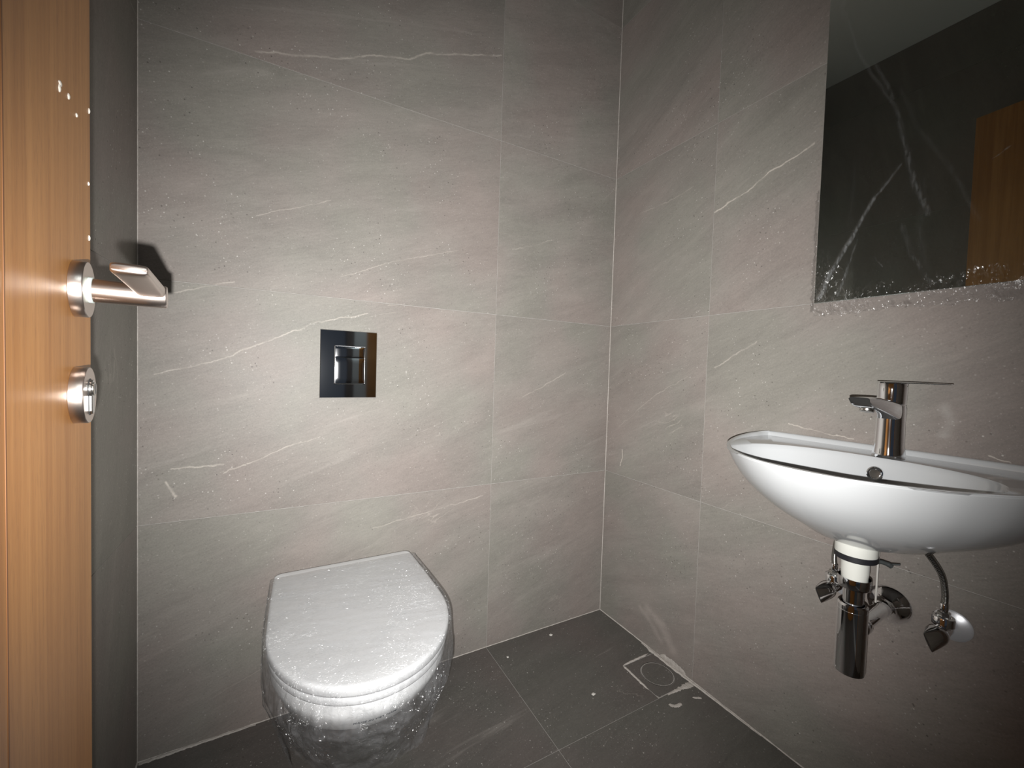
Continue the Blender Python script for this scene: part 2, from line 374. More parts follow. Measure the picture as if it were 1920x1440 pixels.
# ------------------------------------------------------------------ room shell
JW = 0.0019; TT = 0.0016       # joint width, tile face above the grout
def struct(name, g_, mat):
    return g_.build(name, mat, kind='structure')
T = 0.10
wall_back = struct('wall_back', G().box((XL - T, D + TT, -0.05), (W + T, D + T, H + 0.05)), M_grout)
wall_right = struct('wall_right', G().box((W + TT, YF - T, -0.05), (W + T, D + TT, H + 0.05)), M_grout)
wall_left = struct('wall_left', G().box((XL - T, YF - T, -0.05), (XL - TT, D + TT, H + 0.05)), M_grout)
floor = struct('floor', G().box((XL - TT, YF - T, -0.06), (W + TT, D + TT, -TT)), M_grout)
ceiling = struct('ceiling', G().box((XL - T, YF - T, H), (W + T, D + T, H + 0.08)), M_ceil)
# the front wall with the doorway the photographer stands in
DX0, DX1, DH = -0.125, 0.70, 2.13
gf = G(); gf.box((XL - TT, YF - T, 0), (DX0, YF, H)); gf.box((DX1, YF - T, 0), (W + TT, YF, H)); gf.box((DX0, YF - T, DH), (DX1, YF, H))
wall_front = struct('wall_front', gf, M_grout)
gt = G(); gt.bbox((DX0 - 0.0, YF - T - 0.01, 0), (DX0 + 0.03, YF + 0.0, DH), 0.003); gt.bbox((DX1 - 0.03, YF - T - 0.01, 0), (DX1, YF + 0.012, DH), 0.003); gt.bbox((DX0, YF - T - 0.01, DH - 0.03), (DX1, YF + 0.012, DH), 0.003)
struct('trim_1', gt, M_wood)
gh = G(); gh.box((0.585, -1.75, -0.01), (0.70, -1.65, 2.6)); struct('reflection_wall', gh, M_white)  # unseen wall strip, added as the pale band the flush plate reflects
gh = G(); gh.bbox((0.515, -1.75, 0.0), (0.584, -1.66, 2.6), 0.002); struct('reflection_strip', gh, M_refl_dark)  # unseen dark strip, added for the brown band in the plate's reflection
gh = G(); gh.bbox((0.702, -1.74, 0.0), (1.52, -1.70, 2.1), 0.002); struct('reflection_door', gh, M_wood)  # unseen wooden door, put in for the chrome plate to mirror
hl_ = bpy.data.lights.new('hallway_fill', 'AREA'); hl_.energy = 7; hl_.size = 0.25; hl_.color = (0.80, 0.95, 1.0)  # added fill light, unseen source; brightens the wall strip reflected in the plate
ho_ = bpy.data.objects.new('hallway_fill', hl_); COL.objects.link(ho_); ho_.location = (0.75, -1.25, 2.45)
gh = G(); gh.box((-0.9, -1.75, -0.06), (1.6, YF - T, -0.002)); struct('floor_hallway', gh, M_floor)

ROWS = [(0.0, 0.594), (0.594, 1.194), (1.194, 1.794), (1.794, 2.394), (2.394, H)]
def tile(poly, n, depth, mat, parent):
    """poly: corner points on the tile face (world), n: outward normal; a thin slab with a tiny arris"""
    n = Vector(n); c = sum((Vector(p) for p in poly), Vector()) / len(poly); k = len(poly)
    back = [Vector(p) - n * depth for p in poly]; mid = [Vector(p) - n * 0.0005 for p in poly]
    fr = [Vector(p) for p in poly]
    inset = []
    for i in range(k):
        a, b_, c_ = fr[i - 1], fr[i], fr[(i + 1) % k]
        d1 = (a - b_).normalized(); d2 = (c_ - b_).normalized()
        inset.append(b_ + (d1 + d2) * 0.0004)
    g_ = G(); g_.grid([back, mid, inset], close=True); m0 = len(g_.v); g_.f.append(tuple(range(m0 - k, m0)))
    return g_.build('tile', mat, parent)
j = JW / 2
def wall_tiles(kind, us, mat, parent):
    for z0, z1 in ROWS:
        for u0, u1 in us:
            a, b_ = (u0 + j, u1 - j); c0, c1 = (z0 + j, z1 - j)
            if kind == 'back': poly = [(a, D, c0), (b_, D, c0), (b_, D, c1), (a, D, c1)]; n = (0, -1, 0)
            if kind == 'right': poly = [(W, a, c0), (W, b_, c0), (W, b_, c1), (W, a, c1)]; n = (-1, 0, 0)
            if kind == 'left': poly = [(XL, a, c0), (XL, b_, c0), (XL, b_, c1), (XL, a, c1)]; n = (1, 0, 0)
            if kind == 'front':
                zz1 = c1; zz0 = c0
                if u0 >= DX0 - 0.001 and u1 <= DX1 + 0.001:
                    if z1 <= DH: continue
                    zz0 = max(c0, DH + j)
                poly = [(a, YF + TT, zz0), (b_, YF + TT, zz0), (b_, YF + TT, zz1), (a, YF + TT, zz1)]; n = (0, 1, 0)
            tile(poly, n, TT, mat, parent)
wall_tiles('back', [(XL, 0.6471), (0.6471, W)], M_back, wall_back)
wall_tiles('right', [(0.846, D), (YF + 0.003, 0.846)], M_right, wall_right)
wall_tiles('left', [(0.096, D), (YF + 0.003, 0.096)], M_left, wall_left)
wall_tiles('front', [(XL, DX0), (DX0, DX1), (DX1, W)], M_back, wall_front)
# floor tiles; the one in the far right corner is notched round the drain
FX, FY = 0.645, 0.846
DRX, DRY = 1.023, 1.001          # drain box left and far edge
def ftile(poly): tile([(x, y, 0) for x, y in poly], (0, 0, 1), TT, M_floor, floor)
ftile([(XL + j, FY + j), (FX - j, FY + j), (FX - j, D - j), (XL + j, D - j)])
ftile([(FX + j, FY + j), (DRX - j, FY + j), (DRX - j, DRY + j), (W - j, DRY + j), (W - j, D - j), (FX + j, D - j)])
ftile([(XL + j, YF), (FX - j, YF), (FX - j, 0.246 - j), (XL + j, 0.246 - j)])
ftile([(XL + j, 0.246 + j), (FX - j, 0.246 + j), (FX - j, FY - j), (XL + j, FY - j)])
ftile([(FX + j, 0.246 + j), (W - j, 0.246 + j), (W - j, FY - j), (FX + j, FY - j)])
ftile([(FX + j, YF), (W - j, YF), (W - j, 0.246 - j), (FX + j, 0.246 - j)])

def bead(name, a, b_, e1, e2, r, parent, jit=0.3, n=80, rmax=None):
    """a grout bead of slightly uneven width in the corner between two planes"""
    a, b_, e1, e2 = Vector(a), Vector(b_), Vector(e1), Vector(e2); rows = []
    for i in range(n + 1):
        t = i / n; p = a.lerp(b_, t)
        w1 = r * (1 + jit * (noise.noise(p * 40) + 0.5 * noise.noise(p * 150)))
        w2 = r * (1 + jit * (noise.noise(p * 37 + Vector((5, 5, 5))) + 0.5 * noise.noise(p * 130)))
        if rmax: w1, w2 = min(w1, rmax), min(w2, rmax)
        rows.append([p, p + e1 * w1, p + (e1 * w1 + e2 * w2) * 0.42, p + e2 * w2])
    g_ = G(); g_.grid(rows, close=True, cap0=True, cap1=True)
    return g_.build(name, M_smear, parent, smooth=60)
bead('grout_bead', (XL, D, 0), (W, D, 0), (0, -1, 0), (0, 0, 1), 0.0017, floor, 0.6)
bead('grout_bead', (W, D, 0), (W, YF, 0), (-1, 0, 0), (0, 0, 1), 0.0024, floor, 0.6)
bead('grout_bead', (XL, D, 0), (XL, YF, 0), (1, 0, 0), (0, 0, 1), 0.003, floor, 0.5)
bead('grout_bead', (W, D, 0), (W, D, H), (-1, 0, 0), (0, -1, 0), 0.0016, wall_back, 0.3)
bead('grout_bead', (XL, D, 0), (XL, D, H), (1, 0, 0), (0, -1, 0), 0.0014, wall_back, 0.3)

def smear(name, pts, wf, hgt, parent, up=(0, 0, 1), seed=0.0, n=60):
    """flat ragged ridge of dried grout along pts"""
    up = Vector(up); path = bez(pts, max(4, n // (len(pts) - 1))); L = len(path); rows = []
    for i, p in enumerate(path):
        t = i / (L - 1); tg = (path[min(i + 1, L - 1)] - path[max(i - 1, 0)]).normalized(); s_ = tg.cross(up)
        w = wf(t); q = p * 90 + Vector((seed, 0, 0))
        a = w * (1 + 0.55 * noise.noise(q) + 0.4 * noise.noise(q * 3)); b_ = w * (1 + 0.55 * noise.noise(q + Vector((9, 9, 9))) + 0.4 * noise.noise(q * 3.3))
        hh = hgt * (1 + 0.5 * noise.noise(q * 2)) * min(1, 6 * t + 0.1, 6 * (1 - t) + 0.1)
        rows.append([p - s_ * a, p - s_ * a * 0.5 + up * hh, p + up * hh * 1.1, p + s_ * b_ * 0.5 + up * hh, p + s_ * b_])
    g_ = G(); g_.grid(rows)
    return g_.build(name, M_smear, parent, smooth=70)
bump = lambda w, e=0.12: (lambda t: w * min(1, t / e + 0.12, (1 - t) / e + 0.12))
smear('grout_smear', [(1.026, 1.003, 0), (1.0235, 0.95, 0), (1.021, 0.885, 0)], bump(0.0040), 0.0022, floor, seed=1)
smear('grout_smear', [(1.026, 1.002, 0), (1.08, 1.004, 0), (1.15, 1.006, 0)], bump(0.0036), 0.0018, floor, seed=2)
smear('grout_smear', [(1.174, 1.06, 0), (1.172, 0.99, 0), (1.170, 0.90, 0), (1.173, 0.80, 0), (1.176, 0.62, 0)], lambda t: 0.0065 * max(0.35, min(1, t * 5 + .2, 1.35 - t)), 0.003, floor, seed=3)
smear('grout_smear', [(W - 0.001, 0.975, 0.006), (W - 0.001, 0.92, 0.010), (W - 0.001, 0.87, 0.007)], bump(0.010), 0.001, floor, up=(-1, 0, 0), seed=4)
smear('grout_smear', [(1.175, 0.838, 0), (1.12, 0.842, 0), (1.06, 0.843, 0)], lambda t: 0.011 * (1 - 0.75 * t), 0.0014, floor, seed=5)
smear('grout_smear', [(1.12, 0.80, 0), (1.135, 0.792, 0), (1.145, 0.785, 0)], bump(0.0035), 0.001, floor, seed=6)
smear('grout_smear', [(1.03, 0.815, 0), (1.05, 0.80, 0), (1.07, 0.80, 0)], bump(0.006), 0.0008, floor, seed=7)
smear('grout_smear', [(XL + 0.004, D - 0.006, 0), (-0.2, D - 0.004, 0), (-0.06, D - 0.003, 0)], lambda t: 0.0055 * (1 - 0.5 * t), 0.002, floor, seed=8)

# ------------------------------------------------------------------ door leaf with handle and lock
dt = Vector((-0.12360, 0.99233, 0)); dn = Vector((0.99233, 0.12360, 0)); dz = Vector((0, 0, 1))
dc = Vector((-0.1731, 0.5379, 1.064)); dbase = Vector((dc.x, dc.y, 0))
def dp(N_, t, z): return dc + dn * N_ + dt * t + dz * z
hinge_t, edge_t = -0.735, 0.0622
door = bpy.data.objects.new('door_1', None); COL.objects.link(door); door['kind'] = 'structure'
door.location = dp(-0.04, hinge_t, -dc.z)
door.rotation_euler = (0, 0, math.atan2(dn.y, dn.x))
def dbuild(g_, name, mat, parent=None, **k):
    """parts of the door: local x = out of the face, y = towards the free edge, z = up"""
    parent = parent or door
    Mi = (Matrix.Translation(door.location) @ door.rotation_euler.to_matrix().to_4x4()).inverted()
    vs = [Mi @ v for v in g_.v]
    me_o = finish(name, vs, g_.f, mat, None, **k)
    me_o.parent = parent; return me_o
FR = (dc, dn, dt, dz)
zb = -dc.z + 0.006; zt = 2.10 - dc.z
g_ = G(); g_.bbox((-0.04, hinge_t, zb), (0, edge_t, zt), 0.0012, FR); 
dbuild(g_, 'door_leaf', M_wood)
M_groove, _, _ = principled('veneer_joint', (0.20, 0.085, 0.03), 0.6)
g_ = G(); g_.bbox((-0.0005, -0.1625, zb), (0.0003, -0.1605, zt), 0.0001, FR); dbuild(g_, 'veneer_joint', M_groove)
M_speck, _, _ = principled('plaster_splash', (0.75, 0.70, 0.62), 0.9)
g_ = G()
for (t_, z_, a_, b_) in ((-0.043, 0.165, 0.0035, 0.0022), (-0.018, 0.167, 0.0022, 0.0028), (0.008, 0.163, 0.002, 0.0020), (-0.045, 0.160, 0.002, 0.0035), (0.055, 0.06, 0.0015, 0.003), (0.053, 0.115, 0.0012, 0.002), (0.056, 0.19, 0.0012, 0.003)):
    rows = []
    for r_, h_ in ((1.0, 0.0), (0.8, 0.0008), (0.3, 0.0012)):
        rows.append([dp(h_, t_ + a_ * r_ * math.cos(k * math.pi / 5) * (1 + 0.2 * math.sin(3 * k)), z_ + b_ * r_ * math.sin(k * math.pi / 5)) for k in range(10)])
    g_.grid(rows, close=True, cap1=True)
o_ = dbuild(g_, 'plaster_splash', M_speck, kind='stuff')

# lever handle
g_ = G(); g_.lathe([(0.0262, 0.0002), (0.0262, 0.0088), (0.0256, 0.0097), (0.012, 0.0098)], dp(0, 0.0, 0), dn, 64); h0 = dbuild(g_, 'lever_rosette', M_steel, smooth=35)
g_ = G(); g_.lathe([(0.0122, 0.0095), (0.0122, 0.0125), (0.0108, 0.0130)], dp(0, 0, 0), dn, 48); dbuild(g_, 'nylon_ring', M_nylon, h0, smooth=35)
g_ = G(); g_.lathe([(0.0112, 0.0125), (0.0112, 0.050), (0.0112, 0.0655), (0.0106, 0.0665)], dp(0, 0, 0), dn, 48)
hl = dbuild(g_, 'lever_neck', M_steel, h0, smooth=35)
# grip: flat bar leaving the neck towards the hinges, thinner and flatter at its end
rows = []
NI, NO = 0.0435, 0.0662
for k, s_ in enumerate([q / 12 for q in range(13)] + [1.012, 1.018]):
    t_ = 0.0090 - s_ * 0.126; sc = min(1, s_); shr = (1.0 if k < 12 else (0.97, 0.80, 0.45)[k - 12])
    top_z = 0.0112 - 0.0012 * sc; bot_z = -0.0035 + 0.0048 * sc ** 0.7
    zc = (top_z + bot_z) / 2; hh = (top_z - bot_z) / 2 * shr; sh_ = -0.0028 * s_; sec = []
    pw = 3.0 + 2.0 * sc
    for q in range(28):
        a_ = 2 * math.pi * q / 28; ca, sa = math.cos(a_), math.sin(a_)
        ux = math.copysign(abs(ca) ** (2 / 5), ca); uz = math.copysign(abs(sa) ** (2 / pw), sa)
        sec.append(dp((NI + NO) / 2 + sh_ + ux * (NO - NI) / 2 * (1 if k < 12 else (0.995, 0.97, 0.93)[k - 12]), t_, zc + uz * hh))
    rows.append(sec)
g_ = G(); g_.grid(rows, close=True, cap0=True, cap1=True)
dbuild(g_, 'lever_grip', M_steel, h0, smooth=50)
# lock rosette with profile cylinder
LZ = -0.100
g_ = G(); g_.lathe([(0.0268, 0.0002), (0.0268, 0.0090), (0.0262, 0.0100), (0.0, 0.0100)], dp(0, 0, LZ), dn, 64); lk = dbuild(g_, 'lock_rosette', M_steel, smooth=35)
def keyhole(r, hw, drop, N0, N1, name, mat):
    pts = []
    for k in range(25):
        a_ = math.radians(-50 + 280 * k / 24); pts.append((r * math.cos(a_), r * math.sin(a_)))
    pts += [(-hw, -drop + hw * .6), (-hw * .6, -drop), (hw * .6, -drop), (hw, -drop + hw * .6)]
    g2 = G(); g2.grid([[dp(N0, x, LZ + 0.006 + y) for x, y in pts], [dp(N1 - 0.0006, x, LZ + 0.006 + y) for x, y in pts], [dp(N1, x * .93, LZ + 0.006 + y * .97) for x, y in pts]], close=True, cap0=True, cap1=True)
    return dbuild(g2, name, mat, lk, smooth=30)
keyhole(0.0100, 0.0062, 0.0255, 0.0095, 0.0104, 'cylinder_slot', M_darkgap)
keyhole(0.0086, 0.0050, 0.0240, 0.0096, 0.0125, 'lock_cylinder', M_chrome_dull)
g_ = G(); g_.lathe([(0.0064, 0.0120), (0.0064, 0.0132), (0.0058, 0.0136), (0.0, 0.0136)], dp(0, 0, LZ + 0.006), dn, 32); dbuild(g_, 'key_plug', M_chrome_dull, lk, smooth=35)
g_ = G(); g_.bbox((0.0130, -0.0009, LZ + 0.001), (0.0138, 0.0009, LZ + 0.011), 0.0001, FR); dbuild(g_, 'keyway', M_darkgap, lk)

# ------------------------------------------------------------------ flush plate
px0, px1, pz0, pz1 = 0.0868, 0.2430, 0.9045, 1.1010
plate = thing('flush_plate', 'square mirror-chrome flush plate on the tiled wall above the toilet', 'flush plate', ((px0 + px1) / 2, D, (pz0 + pz1) / 2))
bx0, bx1, bz0, bz1 = 0.1275, 0.2075, 0.9475, 1.0535; sp = 1.0215
g_ = G()
def rect(x0, x1, z0, z1, y): return [(x0, y, z0), (x1, y, z0), (x1, y, z1), (x0, y, z1)]
g_.grid([rect(px0, px1, pz0, pz1, D - 0.0002), rect(px0, px1, pz0, pz1, D - 0.0095), rect(px0 + .0012, px1 - .0012, pz0 + .0012, pz1 - .0012, D - 0.0108),
         rect(bx0 - .0030, bx1 + .0030, bz0 - .0030, bz1 + .0030, D - 0.0108), rect(bx0 - .001, bx1 + .001, bz0 - .001, bz1 + .001, D - 0.0085), rect(bx0 - .001, bx1 + .001, bz0 - .001, bz1 + .001, D - 0.004)], close=True, cap0=True, cap1=True)
# soften: subtle crown on the plate face
g_.build('plate', M_chrome, plate)
def button(name, z0, z1, dome):
    n_ = 10; rows = []
    for i in range(n_ + 1):
        r_ = []
        for k in range(n_ + 1):
            u, v = i / n_ * 2 - 1, k / n_ * 2 - 1
            y = D - 0.0085 - dome * (1 - u * u) * (1 - 0.3 * v * v) - (0.0008 if max(abs(u), abs(v)) < 0.99 else 0)
            r_.append((bx0 + (bx1 - bx0) * (i / n_), y, z0 + (z1 - z0) * k / n_))
        rows.append(r_)
    g2 = G(); g2.grid(rows)
    for e in ([r[0] for r in rows], [r[-1] for r in rows], rows[0], rows[-1]):
        g2.grid([e, [(p[0], D - 0.003, p[2]) for p in e]])
    return g2.build(name, M_chrome, plate, smooth=30)
button('flush_button', sp + 0.0006, bz1, 0.0002); button('flush_button', bz0, sp - 0.0006, 0.0003)

# ------------------------------------------------------------------ toilet
XC = 0.163
def dshape(hw, yb, y0, yf, z, n=72, taper=0.0, rb=0.02):
    """closed D outline: back edge, straight sides, half-elliptic front"""
    pts = []
    kk = 10
    # right side from back to y0
    pts += [(XC + (hw - rb) * k / 4 * 1.0, yb) for k in range(1, 4)]
    for k in range(5):
        a_ = math.pi / 2 * k / 4; pts.append((XC + hw - taper - rb + rb * math.sin(a_), yb - rb + rb * math.cos(a_)))
    for k in range(1, kk): pts.append((XC + hw - taper * (1 - k / kk) ** 1.5, (yb - rb) + (y0 - yb + rb) * k / kk))
    for k in range(n // 2 + 1):
        a_ = math.pi * k / (n // 2); pts.append((XC + hw * math.cos(a_), y0 + (yf - y0) * math.sin(a_) ** 0.96))
    for k in range(kk - 1, 0, -1): pts.append((XC - hw + taper * (1 - k / kk) ** 1.5, (yb - rb) + (y0 - yb + rb) * k / kk))
    for k in range(4, -1, -1):
        a_ = math.pi / 2 * k / 4; pts.append((XC - hw + taper + rb - rb * math.sin(a_), yb - rb + rb * math.cos(a_)))
    pts += [(XC - (hw - rb) * k / 4, yb) for k in range(3, -1, -1)]
    return [(x, y, z) for x, y in pts]
toilet = thing('toilet', 'white wall-hung toilet with closed lid under clear plastic film', 'toilet', (XC, D, 0.06))
HULL = [(0.386, 0.778, 0.165), (0.3875, 0.762, 0.181), (0.384, 0.754, 0.187), (0.370, 0.752, 0.188), (0.355, 0.757, 0.184), (0.340, 0.768, 0.178), (0.318, 0.782, 0.172), (0.28, 0.828, 0.158),
        (0.22, 0.925, 0.138), (0.15, 1.03, 0.124), (0.09, 1.12, 0.118), (0.065, 1.17, 0.112), (0.06, 1.20, 0.10)]
rows = [dshape(hw, D - 0.0005, yf + 0.235 * hw / 0.19, yf, z, taper=0.0, rb=0.012) for z, yf, hw in HULL]
g_ = G(); g_.grid(rows, close=True, cap0=True, cap1=True); bowl = g_.build('bowl', M_toi, toilet, smooth=50)
hull_v = [v.co.copy() + toilet.location for v in bowl.data.vertices]; hull_bvh = BVHTree.FromPolygons(hull_v, [tuple(p.vertices) for p in bowl.data.polygons])
def slab(name, mat, z0, z1, hw, yb, yf, r, taper=0.010, crown=0.0):
    rows = []
    prof = [(0.10, z0), (r * .9, z0), (r * 0.3, z0 + r * 0.3), (0, z0 + r), (0, z1 - r), (r * 0.12, z1 - r * 0.5), (r * 0.4, z1 - r * 0.16), (r, z1), (0.05, z1 + crown * .6), (0.10, z1 + crown)]
    for ins, z in prof:
        rows.append(dshape(hw - ins, yb - ins, yf + 0.238, yf + ins, z, taper=taper, rb=0.016))
    g2 = G(); g2.grid(rows, close=True, cap0=True, cap1=True); return g2.build(name, mat, toilet, smooth=45)
slab('seat', M_seat, 0.3885, 0.4045, 0.1905, 1.235, 0.746, 0.005)
slab('lid', M_seat, 0.4062, 0.4305, 0.193, 1.256, 0.742, 0.007, crown=0.0008)
for sx in (-1, 1):
    g_ = G(); g_.lathe([(0.012, 0.0), (0.0125, 0.002), (0.0125, 0.012), (0.011, 0.0185)], (XC + sx * 0.078, 1.245, 0.387), (0, 0, 1), 24); g_.build('hinge', M_chrome, toilet, smooth=40)
# printed line near the foot of the bowl's front
fc = bpy.data.curves.new('marking', 'FONT'); fc.body = 'MADE IN VIET NAM'; fc.size = 0.0098; fc.space_character = 1.08; fc.offset = 0.00030
fo = bpy.data.objects.new('marking', fc); COL.objects.link(fo)
dg = bpy.context.evaluated_depsgraph_get(); tm = bpy.data.meshes.new_from_object(fo.evaluated_get(dg)); 
tv = [v.co.copy() for v in tm.vertices]; tf = [tuple(p.vertices) for p in tm.polygons]
bpy.data.objects.remove(fo); bpy.data.curves.remove(fc)
tw = max(v.x for v in tv); vs = []
for v in tv:
    q = Vector((0.117 + v.x / tw * 0.078, 0.70, 0.3355 + v.y))
    q.y = 0.70; hit = hull_bvh.ray_cast(q, Vector((0, 1, 0)))
    vs.append((hit[0] + hit[1] * 0.0003) if hit[0] else q)
finish('printed_marking', vs, tf, M_ink, toilet)

# clear film over lid and bowl
M_film = film_mat('packing_film', 0.095, 1.0, strength=0.8, dist=0.0050, base_gloss=0.05, facet=1.9)
film = None
def film_boundary(n):
    hw, yb, yf = 0.197, 1.222, 0.737; pts = []
    dense = [(XC - hw + 0.008 * max(0, 1 - (yb - y) / 0.25) ** 1.5, y) for y in [yb - (yb - 0.98) * k / 60 for k in range(60)]]
    for k in range(161):
        a_ = math.pi * k / 160; dense.append((XC - hw * math.cos(a_), 0.98 + (yf - 0.98) * math.sin(a_) ** 0.96))
    dense += [(2 * XC - x, y) for x, y in reversed([p for p in dense[:60]])]
    L = [0]
    for a_, b_ in zip(dense[:-1], dense[1:]): L.append(L[-1] + math.dist(a_, b_))
    out = []; k = 0
    for i in range(n):
        s_ = L[-1] * i / (n - 1)
        while k < len(L) - 2 and L[k + 1] < s_: k += 1
        f = (s_ - L[k]) / (L[k + 1] - L[k]); out.append((dense[k][0] + (dense[k + 1][0] - dense[k][0]) * f, dense[k][1] + (dense[k + 1][1] - dense[k][1]) * f, s_ / L[-1]))
    return out
NU, NT, NS = 420, 46, 84
bd = film_boundary(NU); rows = []
def ridge(p, s_): return 1 - abs(noise.noise(p * s_)) * 2
cols = []
for i, (bx, by, u) in enumerate(bd):
    col_ = []
    cy = min(max(by, 0.99), 1.222)
    nb = bd[min(i + 1, NU - 1)]; pb = bd[max(i - 1, 0)]
    tx, ty = nb[0] - pb[0], nb[1] - pb[1]; l_ = math.hypot(tx, ty); ox, oy = ty / l_, -tx / l_      # outward normal (walks left -> front -> right)
    if (bx - XC) * ox + (by - 1.0) * oy < 0: ox, oy = -ox, -oy
    for k in range(NT):
        v = k / (NT - 1); x = XC + (bx - XC) * v; y = cy + (by - cy) * v
        q = Vector((x * 0.55 - y * 0.08, y, 0)); 
        wr = 0.0016 * max(0, noise.noise(Vector((q.x * 9, q.y * 38 + q.x * 6, 1.3)))) + 0.0012 * max(0, ridge(Vector((q.x * 0.8, q.y * 2.6 + q.x, 4.0)), 16) - 0.55) * 2
        wr += 0.0004 * noise.noise(Vector((x, y, 0)) * 90)
        edge = 1 - v ** 14 * 0.7
        col_.append(Vector((x, y, 0.4335 + 0.0006 + wr * edge - 0.003 * v ** 20)))
    # how far the skirt hangs here
    fr_ = math.sin(math.pi * u)
    hang = 0.016 + 0.172 * fr_ ** 1.6 + 0.035 * noise.noise(Vector((u * 9, 0.3, 0))) + 0.018 * noise.noise(Vector((u * 40, 1.3, 0))) + 0.010 * noise.noise(Vector((u * 120, 2.3, 0)))
    for c_, w_, a_ in ((0.30, 0.018, 0.10), (0.655, 0.020, 0.05), (0.735, 0.030, 0.13), (0.785, 0.016, 0.10), (0.44, 0.05, 0.035)):
        hang += a_ * math.exp(-((u - c_) / w_) ** 2)
    for k in range(1, NS):
        v = k / (NS - 1); dpth = hang * v
        fold = noise.noise(Vector((u * 34, v * 2.0, 7))) ; f2 = noise.noise(Vector((u * 95, v * 5.0, 3))); f3 = noise.noise(Vector((u * 230, v * 14, 5)))
        amp = min(1, v * 3)
        gq = 0.06 + 0.94 * max(0, fr_ - 0.62) / 0.38
        off = 0.002 + 0.004 * gq * math.sin(min(1, v * 2) * math.pi / 2) + gq * amp * (0.0075 * (fold + 0.55) * (0.4 + v) + 0.0045 * (f2 + 0.4) + 0.0018 * f3)
        tuck = 0.05 * max(0, dpth - 0.085) / 0.1 * fr_                  # lower film drifts in under the bowl
        z = 0.4330 - 0.003 - dpth + 0.004 * f2 * amp
        o2 = off - tuck * (0.8 + 0.5 * fold)
        px_, py_ = bx + ox * o2 + 0.004 * fold * amp * oy, by + oy * o2
        P_ = Vector((px_, py_, z))
        hit = hull_bvh.find_nearest(P_)
        if hit[0] is not None and z > 0.05:
            dlt = P_ - hit[0]
            if dlt.dot(hit[1]) < 0.0035 and hit[0].y < 1.28: P_ = hit[0] + hit[1] * 0.0035
        col_.append(P_)
    cols.append(col_)
g_ = G(); g_.grid(cols)
film = g_.build('plastic_film', M_film, None, loc=(XC, 1.0, 0.434), smooth=180)
tag(film, 'crumpled clear plastic film draped over the toilet lid and bowl', 'plastic film')
# ------------------------------------------------------------------ wash basin
YB = 0.372
half = [(0.266, 0.0), (0.2745, 0.03), (0.2785, 0.07), (0.2775, 0.10), (0.271, 0.142), (0.262, 0.175), (0.25, 0.208), (0.2365, 0.238), (0.222, 0.265), (0.200, 0.296), (0.176, 0.326), (0.150, 0.349), (0.12, 0.371), (0.09, 0.387), (0.06, 0.398), (0.03, 0.404), (0.0, 0.406)]
def basin_out(n=100):
    p = bez([(a, b_, 0) for a, b_ in half], 6); pts = [(v.x, v.y) for v in p]
    L = [0]
    for a_, b_ in zip(pts[:-1], pts[1:]): L.append(L[-1] + math.dist(a_, b_))
    hf = []; k = 0
    for i in range(n // 2 + 1):
        s_ = L[-1] * i / (n // 2)
        while k < len(L) - 2 and L[k + 1] < s_: k += 1
        f = (s_ - L[k]) / (L[k + 1] - L[k]); hf.append((pts[k][0] + (pts[k + 1][0] - pts[k][0]) * f, pts[k][1] + (pts[k + 1][1] - pts[k][1]) * f))
    full = hf + [(-a, b_) for a, b_ in reversed(hf[:-1])]
    nb = 20
    full += [(-0.270 + 0.54 * k / nb, 0.0) for k in range(1, nb)]
    return full
BO = basin_out()
def bring(s_, z, ins=0.0, cd=0.13, off=0.0, push=0.0):
    """outline scaled about (w=0,d=cd), then inset; d=0 stays on the wall"""
    out = []; n = len(BO)
    for i, (w_, d_) in enumerate(BO):
        a_, b_ = BO[i - 1], BO[(i + 1) % n]; tx, ty = b_[0] - a_[0], b_[1] - a_[1]; l_ = math.hypot(tx, ty); nx, ny = ty / l_, -tx / l_
        w2, d2 = w_ * s_, cd + (d_ - cd) * s_
        if ins: w2 -= -nx * -ins if False else 0
        r_ = math.hypot(w_, d_ - cd); k = (1 - ins / max(r_, 1e-3)); w2 *= k; d2 = cd + (d2 - cd) * k
        out.append((W - max(d2, 0.0005) - off, YB + w2, z))
    return out
def binner(s_, z, back, yshift=0.0):
    """inner bowl outline: a soft superellipse, flatter along the tap deck"""
    out = []; cd = 0.25
    for (w_, d_) in BO:
        a_ = math.atan2(d_ - 0.20, w_); ca, sa = math.cos(a_), math.sin(a_); e = 2 / 2.3
        wi = 0.205 * math.copysign(abs(ca) ** e, ca); di = (0.140 if sa > 0 else 0.145) * math.copysign(abs(sa) ** e, sa)
        out.append((W - (cd + di * s_ + back), YB + wi * s_ + yshift, z))
    return out
basin = thing('wash_basin', 'white ceramic wall-mounted wash basin under the mirror', 'wash basin', (W, YB, 0.68))
ZR = 0.844
body = []
# underside from the drain outwards, then rim, deck, bowl
under = [(0.10, 0.679), (0.24, 0.682), (0.38, 0.6925), (0.50, 0.7085), (0.61, 0.7225), (0.70, 0.7375), (0.78, 0.7545), (0.85, 0.7725), (0.905, 0.791), (0.95, 0.811), (0.982, 0.829), (0.996, 0.839)]
def under_ring(s_, z):
    out = []
    for (w_, d_) in BO:
        cd = 0.185 * (1 - s_) + 0.10 * s_
        back_d = d_ - cd
        d2 = cd + back_d * (s_ if back_d > 0 else min(1, s_ * 1.15 + 0.05))
        out.append((W - max(d2, 0.0005), YB - 0.008 * (1 - s_) + w_ * s_, z))
    return out
rows = [under_ring(s_, z) for s_, z in under]
rows += [bring(1.0, ZR - 0.0015), bring(1.0, ZR, ins=0.0012), bring(1.0, ZR + 0.0002, ins=0.004)]
